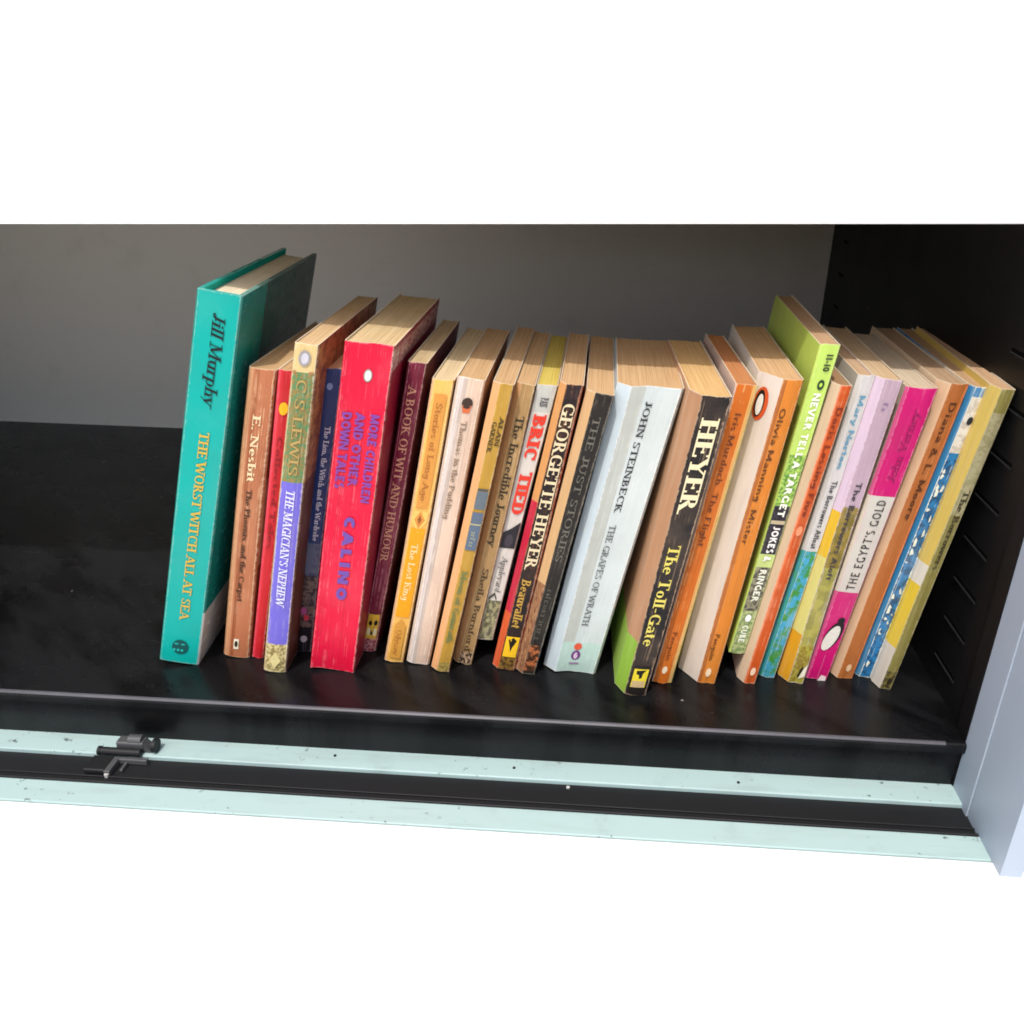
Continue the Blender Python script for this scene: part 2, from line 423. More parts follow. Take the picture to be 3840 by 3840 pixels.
# ------------------------------------------------------------------ lettering engine
CAP = {
 'A': (.90, "e .10 0 .45 1;d .45 1 .80 0;h .24 .66 .34;s .10 0;s .80 0"),
 'B': (.80, "v .20 0 1;a .36 .76 .26 .24 -90 90;a .38 .26 .32 .26 -90 90;h .1 .4 1;h .1 .4 .52;h .1 .4 0"),
 'C': (.85, "a .48 .5 .38 .5 48 312;k .76 .66 .3"),
 'D': (.92, "v .20 0 1;a .38 .5 .42 .5 -90 90;h .1 .42 1;h .1 .42 0"),
 'E': (.78, "v .20 0 1;h .1 .68 1;h .2 .52 .52;h .1 .70 0;k .68 .78 .22;k .70 0 .24;k .52 .42 .2"),
 'F': (.72, "v .20 0 1;h .1 .66 1;h .2 .50 .52;k .66 .78 .22;k .50 .42 .2"),
 'G': (.92, "a .48 .5 .38 .5 48 320;k .76 .68 .28;v .76 0 .42;s .76 .42"),
 'H': (.95, "v .20 0 1;v .75 0 1;h .2 .75 .52"),
 'I': (.42, "v .21 0 1"),
 'J': (.55, "v .34 .2 1;a .19 .2 .15 .2 180 360"),
 'K': (.88, "v .20 0 1;e .24 .45 .70 1;d .36 .6 .76 0;s .70 1;s .76 0"),
 'L': (.70, "v .20 0 1;h .1 .64 0;k .64 0 .28"),
 'M': (1.10, "n .16 0 1;d .16 1 .54 .1;e .54 .1 .90 1;v .92 0 1;s .16 0;s .12 1"),
 'N': (.95, "n .16 0 1;d .16 1 .78 0;n .78 0 1;s .16 0;s .78 1;s .12 1"),
 'O': (.96, "a .48 .5 .40 .5 0 360"),
 'P': (.76, "v .20 0 1;a .36 .72 .30 .28 -90 90;h .1 .4 1;h .2 .4 .44"),
 'Q': (.96, "a .48 .5 .40 .5 0 360;d .48 .2 .84 -.14"),
 'R': (.86, "v .20 0 1;a .36 .74 .28 .26 -90 90;h .1 .4 1;h .2 .4 .48;d .42 .48 .76 0;s .78 0"),
 'S': (.70, "a .35 .75 .25 .25 40 270;a .35 .25 .27 .25 -140 90;k .58 .74 .22;k .10 .04 .22"),
 'T': (.80, "v .40 0 1;h .06 .74 1;k .06 .76 .24;k .74 .76 .24"),
 'U': (.92, "v .18 .3 1;n .74 .3 1;a .46 .32 .28 .32 180 360;s .74 1"),
 'V': (.88, "d .08 1 .44 0;e .44 0 .80 1;s .08 1;s .80 1"),
 'W': (1.20, "d .06 1 .34 0;e .34 0 .60 .9;d .60 .9 .86 0;e .86 0 1.12 1;s .06 1;s 1.12 1"),
 'X': (.85, "d .10 1 .74 0;e .10 0 .74 1;s .1 1;s .74 0"),
 'Y': (.86, "d .08 1 .44 .46;e .44 .46 .78 1;v .43 0 .48 b;s .08 1;s .78 1"),
 'Z': (.78, "h .1 .68 1;e .1 0 .66 1;h .1 .68 0;k .1 .78 .2;k .68 0 .22"),
 'a': (.62, "a .26 .18 .18 .18 60 330;v .46 0 .45 b;a .28 .48 .20 .18 0 150"),
 'b': (.66, "v .16 0 1 t;a .34 .32 .24 .32 -150 150"),
 'c': (.54, "a .30 .32 .24 .32 50 310"),
 'd': (.68, "v .50 0 1;a .32 .32 .24 .32 30 330"),
 'e': (.58, "a .30 .32 .24 .32 0 310;h .08 .52 .36"),
 'f': (.42, "v .18 0 .8 b;a .32 .8 .14 .2 60 180;h .02 .36 .62"),
 'g': (.60, "a .28 .40 .20 .24 0 360;v .48 -.1 .62 n;a .30 -.12 .20 .18 180 360"),
 'h': (.70, "v .16 0 1;a .36 .40 .18 .24 0 150;v .54 0 .42 b"),
 'i': (.34, "v .17 0 .64;v .17 .78 .92 n"),
 'k': (.66, "v .16 0 1;e .2 .28 .54 .64;d .3 .36 .60 0;s .6 0"),
 'l': (.34, "v .17 0 1"),
 'm': (1.02, "v .16 0 .64;a .34 .40 .17 .24 0 150;v .50 0 .42 b;a .68 .40 .17 .24 0 150;v .84 0 .42 b"),
 'n': (.70, "v .16 0 .64;a .36 .40 .18 .24 0 150;v .54 0 .42 b"),
 'o': (.62, "a .30 .32 .24 .32 0 360"),
 'p': (.68, "v .16 -.3 .64;a .36 .32 .24 .32 -150 150"),
 'q': (.68, "v .50 -.3 .64;a .32 .32 .24 .32 30 330"),
 'r': (.50, "v .16 0 .64;a .34 .42 .16 .22 30 150"),
 's': (.50, "a .25 .48 .17 .17 40 270;a .25 .16 .18 .16 -140 90"),
 't': (.42, "v .18 .12 .86 n;a .30 .14 .12 .14 180 300;h .02 .36 .62"),
 'u': (.70, "v .16 .22 .64 t;a .34 .24 .18 .24 180 340;v .54 0 .64"),
 'v': (.64, "d .06 .64 .32 0;e .32 0 .56 .64;s .06 .64;s .56 .64"),
 'w': (.92, "d .06 .64 .26 0;e .26 0 .46 .6;d .46 .6 .66 0;e .66 0 .84 .64;s .06 .64;s .84 .64"),
 'x': (.62, "d .08 .64 .54 0;e .08 0 .54 .64;s .08 .64;s .54 0"),
 'y': (.64, "d .06 .64 .34 0;e .14 -.3 .56 .64;s .06 .64;s .56 .64"),
 '.': (.28, "v .14 0 .14 n"), ',': (.28, "v .14 -.1 .12 n"), "'": (.26, "v .13 .74 1 n"),
 '-': (.42, "h .06 .36 .32"), '&': (.9, "a .36 .76 .18 .22 0 360;a .36 .28 .28 .28 60 360;d .3 .62 .8 0"),
 ' ': (.34, ""), '1': (.5, "v .25 0 1"), '0': (.7, "a .35 .5 .28 .5 0 360"),
}
def glyph(ch, st, th, serif):
    wd, code = CAP[ch]
    out = []
    tk = th if serif else st
    sl = 0.15 + st * 0.35
    def serf(x, y):
        if serif:
            d = th * 0.5
            out.append([(x - sl, y - d), (x + sl, y - d), (x + sl, y + d), (x - sl, y + d)])
    for it in code.split(';'):
        if not it: continue
        p = it.split(); c = p[0]
        if c in 'vn':
            x, y0, y1 = map(float, p[1:4])
            wv = st if c == 'v' else tk
            out.append([(x - wv / 2, y0), (x + wv / 2, y0), (x + wv / 2, y1), (x - wv / 2, y1)])
            fl = p[4] if len(p) > 4 else 'a'
            if c == 'v' and fl != 'n':
                if fl in 'ab': serf(x, y0 + th * 0.5)
                if fl in 'at': serf(x - (0.05 if 0.5 < y1 < 0.9 else 0), y1 - th * 0.5)
        elif c == 'h':
            x0, x1, y = map(float, p[1:4])
            yy = y + (tk / 2 if y < 0.02 else -tk / 2 if y > 0.98 else 0)
            out.append([(x0, yy - tk / 2), (x1, yy - tk / 2), (x1, yy + tk / 2), (x0, yy + tk / 2)])
        elif c in 'de':
            x0, y0, x1, y1 = map(float, p[1:5])
            wv = (st if c == 'd' else tk) * 1.08
            out.append([(x0 - wv / 2, y0), (x0 + wv / 2, y0), (x1 + wv / 2, y1), (x1 - wv / 2, y1)])
        elif c == 'a':
            cx, cy, rx, ry, a0, a1 = map(float, p[1:7])
            n = max(4, int(abs(a1 - a0) / 24))
            prev = None
            for k in range(n + 1):
                a = R(a0 + (a1 - a0) * k / n)
                cc, ss = math.cos(a), math.sin(a)
                hx = st * abs(cc) ** 1.2 + tk * (1 - abs(cc) ** 1.2)
                po = (cx + (rx + st * 0.15) * cc, cy + ry * ss)
                pi = (cx + max(0.02, rx + st * 0.15 - hx) * cc, cy + max(0.02, ry - tk - (st - tk) * 0.0) * ss)
                if prev: out.append([prev[0], po, pi, prev[1]])
                prev = (po, pi)
        elif c == 's':
            y = float(p[2]); serf(float(p[1]), y + (th * .5 if y < 0.05 else -th * .5))
        elif c == 'k' and serif:
            x, y, dy = map(float, p[1:4])
            out.append([(x - th / 2, y), (x + th / 2, y), (x + th / 2, y + dy), (x - th / 2, y + dy)])
    return wd, out

def text_polys(txt, st=.17, th=.06, serif=True, shear=0.0, track=0.0):
    x, out = 0.0, []
    for ch in txt:
        wd, ps = glyph(ch, st, th, serif)
        out += [[(x + a + shear * b, b) for a, b in q] for q in ps]
        x += wd + track
    return x - track, out

def mark_polys(n, rng, st=.2, hi=1.0):
    """worn, unreadable printing: broken upright and cross strokes"""
    x, out = 0.0, []
    for i in range(n):
        if rng.random() < 0.14:
            x += 0.4; continue
        w_ = rng.uniform(.35, .6); h_ = hi * rng.choice((.65, .65, .7, 1.0))
        k = rng.randrange(4)
        if k != 3: out.append([(x + .06, 0), (x + .06 + st, 0), (x + .06 + st, h_), (x + .06, h_)])
        if k in (0, 2, 3): out.append([(x + .06, h_ - st * .7), (x + w_, h_ - st * .7), (x + w_, h_), (x + .06, h_)])
        if k in (1, 3): out.append([(x + w_ - st, 0), (x + w_, 0), (x + w_, h_ * .9), (x + w_ - st, h_ * .9)])
        if k in (2, 3): out.append([(x + .06, .02), (x + w_, .02), (x + w_, .02 + st * .7), (x + .06, .02 + st * .7)])
        x += w_ + .14
    return x, out

# ------------------------------------------------------------------ books
ink_cache = {}
def ink(c, rough=0.5):
    if c not in ink_cache:
        ink_cache[c] = plain("ink_" + c.lstrip('#'), c, rough, 0.35, 0.22, 900.0)
    return ink_cache[c]

class Book:
    def __init__(s, name, label, x, y, h, th, wt, wb, D, yaw=0.0, z=0.0, phi=None, t=0.0004, bul=0.0009,
                 lc=(0.0006, 0.0008), rc=(0.0006, 0.0008), spine=None, left=None, right=None, hinge=None,
                 inner='#dccdb4', pages='#c8a880', hard=False, bend=0.0, sag=0.0012, group=None, category="book"):
        s.h, s.wt, s.wb, s.D, s.t, s.bul, s.lc, s.rc, s.bend = h, wt, wb, D, t, bul, lc, rc, bend
        phi = 0.45 * th if phi is None else phi
        if not hard and s.bend == 0: s.bend = random.Random(label).uniform(-.0007, .0007)
        s.sh = math.tan(R(th - phi))
        s.hv = h * math.cos(R(th - phi))
        s.rng = random.Random(name + label)
        s.e = empty(name, (x, y, z), (0, R(phi), R(-yaw)))
        s.e["label"] = label; s.e["category"] = category
        if group: s.e["group"] = group
        s.layer = 0
        s.make_cover(spine, left, right, hinge, inner, hard)
        s.make_pages(pages, hard, sag)
    def W(s, z): return s.wb + (s.wt - s.wb) * z / s.hv
    def U(s, u, z): return s.lc[0] + u * (s.W(z) - s.lc[0] - s.rc[0])
    def warp(s, x, y, z):
        return (x + z * s.sh + s.bend * math.sin(math.pi * z / s.hv), y, z)
    def spine_y(s, t):                      # t 0..1 across the flat of the spine
        q = (2 * t - 1) ** 2
        return s.bul * q - min(0, s.bul)
    def outline(s, z):
        w_ = s.W(z)
        pts = [(-w_, s.D, 0, 1.0)]
        for k in (0.66, 0.33): pts.append((-w_, s.lc[1] + (s.D - s.lc[1]) * k, 0, k))
        e = s.spine_y(0)
        pts.append((-w_, e + s.lc[1], 0, 0.0))
        for k in range(9):
            t = k / 8
            pts.append((-w_ + s.lc[0] + (w_ - s.lc[0] - s.rc[0]) * t, s.spine_y(t), 1, t))
        pts.append((0, e + s.rc[1], 2, 0.0))
        for k in (0.33, 0.66): pts.append((0, s.rc[1] + (s.D - s.rc[1]) * k, 2, k))
        pts.append((0, s.D, 2, 1.0))
        return pts
    def make_cover(s, spine, left, right, hinge, inner, hard):
        NZ = 26
        v, f, sl, uvs = [], [], [], []
        rows_o, rows_i = [], []
        rng = s.rng
        n = len(s.outline(0))
        ding_t = [rng.uniform(-1, .4) for _ in range(n)]
        ding_b = [rng.uniform(-.3, 1) for _ in range(n)]
        for dl in (ding_t, ding_b):          # soft, rounded knocks rather than notches
            for _ in range(2):
                dl[:] = [(dl[max(0, i - 1)] + 2 * dl[i] + dl[min(n - 1, i + 1)]) / 4 for i in range(n)]
        ph = rng.uniform(0, 6)
        for j in range(NZ + 1):
            fr = j / NZ
            fr = 0.5 - 0.5 * math.cos(math.pi * fr) * (0.35 + 0.65) if False else fr
            z = s.hv * fr
            o = s.outline(z)
            ro, ri = [], []
            for i, (x, y, zone, uu) in enumerate(o):
                dz = dy = 0.0
                amp = 0.00025 if hard else 0.0009
                if j == NZ: dz = ding_t[i] * amp; dy = abs(ding_t[i]) * amp * .7 if zone == 1 else 0
                if j == 0: dz = max(0, ding_b[i]) * amp * .6; dy = abs(ding_b[i]) * amp * .9 if zone == 1 else 0
                wob = 0 if hard else 0.00012 * math.sin(fr * 9 + ph + i * .9)
                yy = y + dy + (wob if zone == 1 else 0)
                if zone == 0: xi, yi = x + s.t, max(yy, s.t + s.spine_y(0))
                elif zone == 2: xi, yi = x - s.t, max(yy, s.t + s.spine_y(0))
                else: xi, yi = min(max(x, -s.W(z) + s.t), -s.t), yy + s.t
                v.append(s.warp(x, yy, z + dz)); ro.append(len(v) - 1)
                v.append(s.warp(xi, yi, z + dz)); ri.append(len(v) - 1)
            rows_o.append(ro); rows_i.append(ri)
        o = s.outline(0)
        for j in range(NZ):
            v0, v1 = j / NZ, (j + 1) / NZ
            for i in range(n - 1):
                z0, z1 = o[i][2], o[i + 1][2]
                f.append((rows_o[j][i], rows_o[j][i + 1], rows_o[j + 1][i + 1], rows_o[j + 1][i]))
                if z0 == z1: sl.append(z0); ua, ub = o[i][3], o[i + 1][3]
                else: sl.append(3 if z0 == 0 else 2); ua, ub = 0.0, 1.0
                if z0 != z1 and z0 == 1: ua, ub = 0.0, 0.01
                uvs.append([(ua, v0), (ub, v0), (ub, v1), (ua, v1)])
                f.append((rows_i[j][i + 1], rows_i[j][i], rows_i[j + 1][i], rows_i[j + 1][i + 1]))
                sl.append(4); uvs.append([(0, 0)] * 4)
            for i in (0, n - 1):
                f.append((rows_o[j][i], rows_i[j][i], rows_i[j + 1][i], rows_o[j + 1][i])); sl.append(0 if (hard and i == 0) else 2 if hard else 4); uvs.append([(0, v0), (0, v0), (0, v1), (0, v1)])
        for j in (0, NZ):
            for i in range(n - 1):
                f.append((rows_o[j][i], rows_o[j][i + 1], rows_i[j][i + 1], rows_i[j][i]))
                sl.append(o[i][2] if hard else 4); uvs.append([(o[i][3], .5)] * 4)
        s.m_sp = spine
        mats = [left, spine, right, hinge or left, plain("stock_" + inner.lstrip('#'), inner, 0.8, 0.15) if ('st' + inner) not in ink_cache else ink_cache['st' + inner]]
        ink_cache['st' + inner] = mats[4]
        s.cover = mesh_obj("cover", v, f, mats, s.e, sl, uvs)
    def make_pages(s, c, hard, sag):
        key = 'pg' + c
        if key not in ink_cache: ink_cache[key] = page_mat("pages_" + c.lstrip('#'), c)
        v, f = [], []
        rng = s.rng
        inset = s.t + 0.0002
        over = 0.0035 if hard else 0.0004
        wmin = min(s.wt, s.wb)
        nl = max(10, int(wmin / 0.00034))
        prev = 0.0
        hw = 0.0
        for k in range(nl):
            if rng.random() < 0.12: hw = rng.uniform(-1, 1)          # signatures sit together
            dz = hw * 0.00018 + rng.uniform(-1, 1) * 0.00006
            a, b = k / nl, (k + 1) / nl
            y0 = s.spine_y((a + b) / 2) + s.t + 0.0006 + max(0, s.lc[1] * (1 - a * wmin / s.lc[0]), s.rc[1] * (1 - (1 - b) * wmin / s.rc[0]))
            y1 = s.D - (0.004 if hard else 0.0008) + hw * 0.0003 + rng.uniform(-1, 1) * 0.0001
            z0, z1 = over, s.hv - over + dz - (0.0006 if not hard else 0)
            b0 = len(v)
            for z in (z0, z1):
                w_ = s.W(z) - 2 * inset
                xa, xb = -inset - w_ * (1 - a), -inset - w_ * (1 - b) 
                for x, y in ((xa, y0), (xb, y0), (xb, y1), (xa, y1)): v.append(s.warp(x, y, z))
            f += [tuple(b0 + i for i in q) for q in ((4, 5, 6, 7), (0, 3, 2, 1), (0, 1, 5, 4), (2, 3, 7, 6), (1, 2, 6, 5), (3, 0, 4, 7))]
        s.pages = mesh_obj("page_block", v, f, ink_cache[key], s.e)
    # --- printing laid on the spine: polygons in (mm from left, mm from bottom)
    def lay(s, name, polys, colour, where='spine', rough=0.5):
        v, f = [], []
        s.layer += 1
        for k, q in enumerate(polys):
            off = 0.00008 + 0.00003 * min(s.layer, 12) + 0.000002 * s.layer + 0.0000016 * (k % 12)
            b = len(v)
            for (a, c) in q:
                z = c
                if where == 'spine':
                    w_ = s.W(z)
                    x = -w_ + a
                    t = (x + w_ - s.lc[0]) / max(1e-6, (w_ - s.lc[0] - s.rc[0]))
                    v.append(s.warp(x, s.spine_y(min(1, max(0, t))) - off - 0.00034, z))
                elif where == 'hinge':
                    L_ = math.hypot(s.lc[0], s.lc[1]); q_ = a / L_; w_ = s.W(z)
                    nx, ny = -s.lc[1] / L_, -s.lc[0] / L_
                    v.append(s.warp(-w_ + s.lc[0] * q_ + nx * (off + 0.0002), s.spine_y(0) + s.lc[1] * (1 - q_) + ny * (off + 0.0002), z))
                elif where == 'left':
                    v.append(s.warp(-s.W(z) - off - 0.00005, a, z))
                else:
                    v.append(s.warp(off + 0.00005, a, z))
            f.append(tuple(range(b, b + len(q))))
        return mesh_obj(name, v, f, ink(colour, rough), s.cover)
    def text(s, txt, v0, v1, uc, cap, colour, name="lettering", up=False, marks=0, **kw):
        """fit text between fractions v0 (start) and v1 (end) of the height, centred at fraction uc of the width"""
        if marks: L, ps = mark_polys(marks, s.rng, kw.get('st', .2))
        else: L, ps = text_polys(txt, **kw)
        z0, z1 = s.hv * v0, s.hv * v1
        k = abs(z1 - z0) / L
        cp = cap / 1000
        out = []
        for q in ps:
            r = []
            for a, b in q:
                if not up: z = z0 - a * k; x = s.U(uc, z) + (b - .5) * cp
                else: z = z0 + a * k; x = s.U(uc, z) - (b - .5) * cp
                r.append((x, z))
            out.append(r)
        return s.lay(name, out, colour)
    def panel(s, v0, v1, u0, u1, colour, name="printed_panel", n=8):
        out = []
        for k in range(n):
            za, zb = s.hv * (v0 + (v1 - v0) * k / n), s.hv * (v0 + (v1 - v0) * (k + 1) / n)
            m_ = max(1, int((u1 - u0) * 6))
            for i in range(m_):
                ua, ub = u0 + (u1 - u0) * i / m_, u0 + (u1 - u0) * (i + 1) / m_
                out.append([(s.U(ua, za), za), (s.U(ub, za), za), (s.U(ub, zb), zb), (s.U(ua, zb), zb)])
        o = s.lay(name, out, colour)
        return o
    def oval(s, uc, vc, rx, rz, colour, name="emblem", where='spine', n=20, tilt=0.0):
        cz = s.hv * vc
        cx = s.U(uc, cz) if where == 'spine' else uc
        pts = []
        for k in range(n):
            a = 2 * math.pi * k / n
            p, q = rx * math.cos(a), rz * math.sin(a)
            pts.append((cx + p * math.cos(tilt) - q * math.sin(tilt), cz + p * math.sin(tilt) + q * math.cos(tilt)))
        return s.lay(name, [pts], colour, where)
    def poly(s, pts, colour, name="emblem"):
        return s.lay(name, [[(s.U(u, s.hv * v), s.hv * v) for u, v in pts]], colour)

def pm(name, base, b_w, b_h, **kw):
    return print_mat(name, base, b_w * 1000, b_h * 1000, **kw)
def sides(tag, c, b_h, **kw):
    return print_mat(tag, c, 110, b_h * 1000, crease=0, wear=kw.pop('wear', 0.45), **kw)

G = "books standing in a leaning row on the black shelf"

# 1 tall teal hardback
h = .2216
teal = '#069c93'
b = Book("hardback_book", "tall teal hardback at the left end of the row, black and gold spine lettering", -.2279, .4036, h, 14.3, .0218, .0226, .148,
         yaw=-4.0, phi=9.5, t=.0024, bul=.0002, lc=(.0008, .0008), rc=(.0008, .0008), hard=True, group=G,
         spine=pm("teal_spine", '#02a69c', .022, h, wear=.12, crease=0, rough=.36), left=sides("teal_back", '#0f9c90', h, wear=.15, rough=.28),
         right=sides("teal_front", '#0b8078', h, wear=.08, rough=.25, stripes=((.28, 1., '#1c5450'),), zones=((.0, .165, '#cfcfca'),)),
         inner='#10a89c', pages='#ebe0c8')
b.text("Jill Murphy", .955, .735, .56, 6.2, '#0c1416', st=.155, th=.06, shear=.22)
b.text("THE WORST WITCH ALL AT SEA", .668, .14, .52, 4.9, '#c9a83c', st=.20, th=.09)
b.oval(.50, .052, .0046, .0050, '#0a4f4d')
b.lay("emblem", [[(.0075 + .0022 * i, .0085), (.0088 + .0022 * i, .0085), (.0088 + .0022 * i, .0100), (.0075 + .0022 * i, .0100)] for i in range(3)]
      + [[(.0080, .0130), (.0102, .0130), (.0102, .0139), (.0080, .0139)], [(.0118, .0130), (.0138, .0130), (.0138, .0139), (.0118, .0139)]], '#22b5a8')
b.lay("cover_lettering", [[(.040 + .0145 * i, .150 - .001 * i), (.049 + .0145 * i, .150), (.049 + .0145 * i, .158), (.047 + .0145 * i, .158), (.045 + .0145 * i, .153), (.042 + .0145 * i, .158)] for i in range(6)], '#a87b35', where='right')

# 2 brown
h = .1812
b = Book("paperback_book", "brown creased paperback just right of the tall teal hardback", -.2013, .4126, h, 12.1, .0145, .0158, .111, group=G,
         spine=pm("brown_spine", '#b5714e', .015, h, wear=.8, crease=1.0, worn='#d9ab84', stripes=((.0, .16, '#c99069'), (.24, .40, '#9c5a38'))),
         left=sides("brown_l", '#c08a62', h), right=sides("brown_r", '#9a5a3a', h), lc=(.0014, .0016), rc=(.001, .001))
b.text("E. Nesbit", .86, .645, .50, 4.2, '#e6cda2', st=.2, th=.1)
b.text("The Phoenix and the Carpet", .62, .22, .49, 3.0, '#4a2b18', st=.2, th=.1)
b.panel(.035, .075, .38, .60, '#e9dec6', "emblem")
b.oval(.49, .055, .0010, .0022, '#2c2116')

# 3 thin red
b = Book("paperback_book", "thin red paperback with a yellow dot at the top of its spine", -.1927, .4129, h, 12.1, .0078, .0070, .111, group=G,
         spine=pm("red_spine", '#c5202c', .0075, h, wear=.4, crease=.5, worn='#e2727a', stripes=((.0, .22, '#d8384a'),)),
         left=sides("red_l", '#c83040', h), right=sides("red_r", '#98141e', h))
b.oval(.66, .885, .0022, .0036, '#eeb414', "dot")
b.text("Collected Tales", .80, .42, .60, 2.6, '#8e1119', st=.2, th=.1)

# 4 tan, purple
h = .1977
b = Book("paperback_book", "tall cream, olive and purple paperback with white lettering, third from the teal hardback", -.1744, .4001, h, 11.2, .0120, .0132, .128, yaw=-1.3, group=G,
         spine=pm("tan_spine", '#d7bd84', .0125, h, wear=.35, crease=.25, worn='#e8dcc0',
                  zones=((.10, .62, '#6f66c9'), (.62, .925, '#8f7a45', '#5c8457', .45), (.0, .10, '#8a7a48', '#d3c48c', .5))),
         left=sides("tan_l", '#cdb57e', h), right=sides("tan_r", '#5a4030', h, zones=((.62, 1, '#7a5a3a', '#a98552', .2),)), pages='#d0b48c')
b.text("THE MAGICIAN'S NEPHEW", .60, .235, .50, 4.6, '#dcdcf6', st=.19, th=.09, shear=.2)
b.oval(.50, .962, .0030, .0040, '#9a9694', "emblem")
b.oval(.52, .962, .0018, .0028, '#c4c2ca', "emblem")
b.poly([(.02, .922), (.98, .922), (.98, .928), (.02, .928)], '#a9784c', "printed_line")
b.text("C S LEWIS", .91, .64, .50, 5.0, '#b09458', st=.16, th=.09)
b.poly([(.22, .045), (.5, .075), (.78, .045), (.5, .015)], '#d8cb8e')

# 5 dark blue
h = .1797
b = Book("paperback_book", "dark blue paperback with pale lettering, pushed back beside the broad red book", -.1666, .4223, h, 11.1, .0106, .0120, .111, group=G,
         spine=pm("blue_spine", '#23396f', .0115, h, wear=.3, crease=.3, worn='#8f97ad',
                  zones=((.30, .42, '#5c6a84', '#3c4a6c', .08), (.10, .30, '#2a2430', '#6d6058', .4), (.0, .10, '#1c1a22'))),
         left=sides("blue_l", '#20325f', h), right=sides("blue_r", '#1a2850', h), pages='#d0b48c')
b.text("The Lion, the Witch and the Wardrobe", .82, .43, .66, 2.9, '#c3cdde', st=.2, th=.1)
b.oval(.5, .945, .0016, .002, '#7f96c4')
b.oval(.45, .165, .0018, .0028, '#a8508a'); b.oval(.62, .14, .0016, .0022, '#c2354a'); b.oval(.60, .055, .0020, .0024, '#b9b9c2')

# 6 broad red
h = .1971
b = Book("paperback_book", "broad bright red paperback with blue lettering in three columns", -.1351, .4044, h, 10.4, .0246, .0260, .127, yaw=-.5, group=G, bul=-.0010,
         spine=pm("scarlet_spine", '#d8123a', .0253, h, wear=.5, crease=.55, worn='#f2828a', rough=.36,
                  zones=()),
         left=sides("scarlet_l", '#e21c3e', h), right=sides("scarlet_r", '#8e1430', h, zones=((.93, .985, '#c9a9a0', '#8e1430', .5),)), pages='#ceb890')
b.oval(.54, .915, .0022, .0034, '#8f8a86', "emblem"); b.oval(.54, .915, .0016, .0027, '#efe6dc', "emblem")
for uc, tx, v1 in ((.20, "DOWN TALES", .595), (.48, "AND OTHER", .605), (.80, "MORE CHILDREN", .56)):
    b.text(tx, .815, v1, uc, 4.9, '#7d3f93', st=.24, th=.2, serif=False)
b.text("CALINO", .515, .245, .52, 6.0, '#6c4a9c', st=.3, th=.2, serif=False, track=.22)

# 7 maroon
h = .1841
b = Book("paperback_book", "dark maroon paperback with gold capitals and a yellow emblem at its foot", -.1279, .4259, h, 12.3, .0100, .0094, .108, group=G,
         spine=pm("maroon_spine", '#6e1230', .0097, h, wear=.6, crease=.6, worn='#c98a96', zones=((.0, .055, '#8e3038', '#d9a0a0', .5),)),
         left=sides("maroon_l", '#6a1530', h), right=sides("maroon_r", '#54102a', h), pages='#c8b490', lc=(.0010, .0012))
b.text("A BOOK OF WIT AND HUMOUR", .93, .35, .46, 4.4, '#c98f74', st=.17, th=.08)
b.panel(.055, .150, .08, .92, '#e0b63a', "emblem")
b.poly([(.30, .135), (.72, .135), (.60, .07), (.44, .07)], '#1a1410'); b.oval(.32, .115, .0011, .0018, '#1a1410'); b.oval(.72, .118, .0011, .0018, '#1a1410')
b.oval(.28, .082, .0011, .003, '#efe2b0'); b.oval(.76, .082, .0011, .003, '#efe2b0')

# 8 orange with panels
h = .1778
b = Book("paperback_book", "yellow-orange paperback with framed panels and a diamond emblem", -.1089, .4163, h, 11.7, .0115, .0114, .122, group=G, bul=.0004,
         spine=pm("amber_spine", '#eab35a', .0114, h, wear=.35, crease=.2, worn='#f2d9a8'), left=sides("amber_l", '#e3a878', h), right=sides("amber_r", '#a8742c', h),
         hinge=sides("amber_h", '#e6b98a', h), lc=(.0012, .0014), pages='#d6c4a0')
b.panel(.585, .955, .17, .83, '#cf8f3e')
b.panel(.185, .515, .10, .90, '#f09a08')
b.poly([(.5, .500), (.92, .540), (.92, .575), (.08, .575), (.08, .540)], '#f0bc62', "printed_panel")
b.poly([(.5, .515), (.80, .545), (.5, .575), (.20, .545)], '#d08a3c'); b.poly([(.5, .530), (.62, .546), (.5, .562), (.38, .546)], '#8f4f1c')
b.panel(.02, .15, .17, .83, '#cf953e')
b.poly([(.17, .15), (.83, .15), (.5, .178)], '#cf953e', "printed_panel")
b.text("Stories of Long Ago", .93, .61, .5, 3.2, '#ab6a2e', st=.15, th=.09)
b.text("The Lost King", .46, .25, .5, 3.6, '#f6d59a', st=.16, th=.09)
b.text("Odyssey", .135, .035, .5, 3.2, '#a86c2c', st=.15, th=.09)

# 9 cream-pink
h = .1792
b = Book("paperback_book", "faded cream-pink paperback with a small black and orange emblem at the top", -.0931, .4153, h, 11.7, .0146, .0138, .118, group=G, bul=.0009,
         spine=pm("blush_spine", '#d9bfa9', .0142, h, wear=.7, crease=.9, worn='#efe2d2', stripes=((0., .2, '#d2c6be'), (.2, .38, '#bfaea2'))),
         left=sides("blush_l", '#d6c2b0', h), right=sides("blush_r", '#b79a80', h), lc=(.0014, .0016), rc=(.001, .0012))
b.oval(.52, .925, .0028, .0030, '#3a2a20', "emblem"); b.poly([(.32, .918), (.72, .918), (.66, .895), (.38, .895)], '#c8663c')
b.text("Thomas in the Pudding", .87, .55, .54, 3.0, '#85715c', st=.15, th=.09)

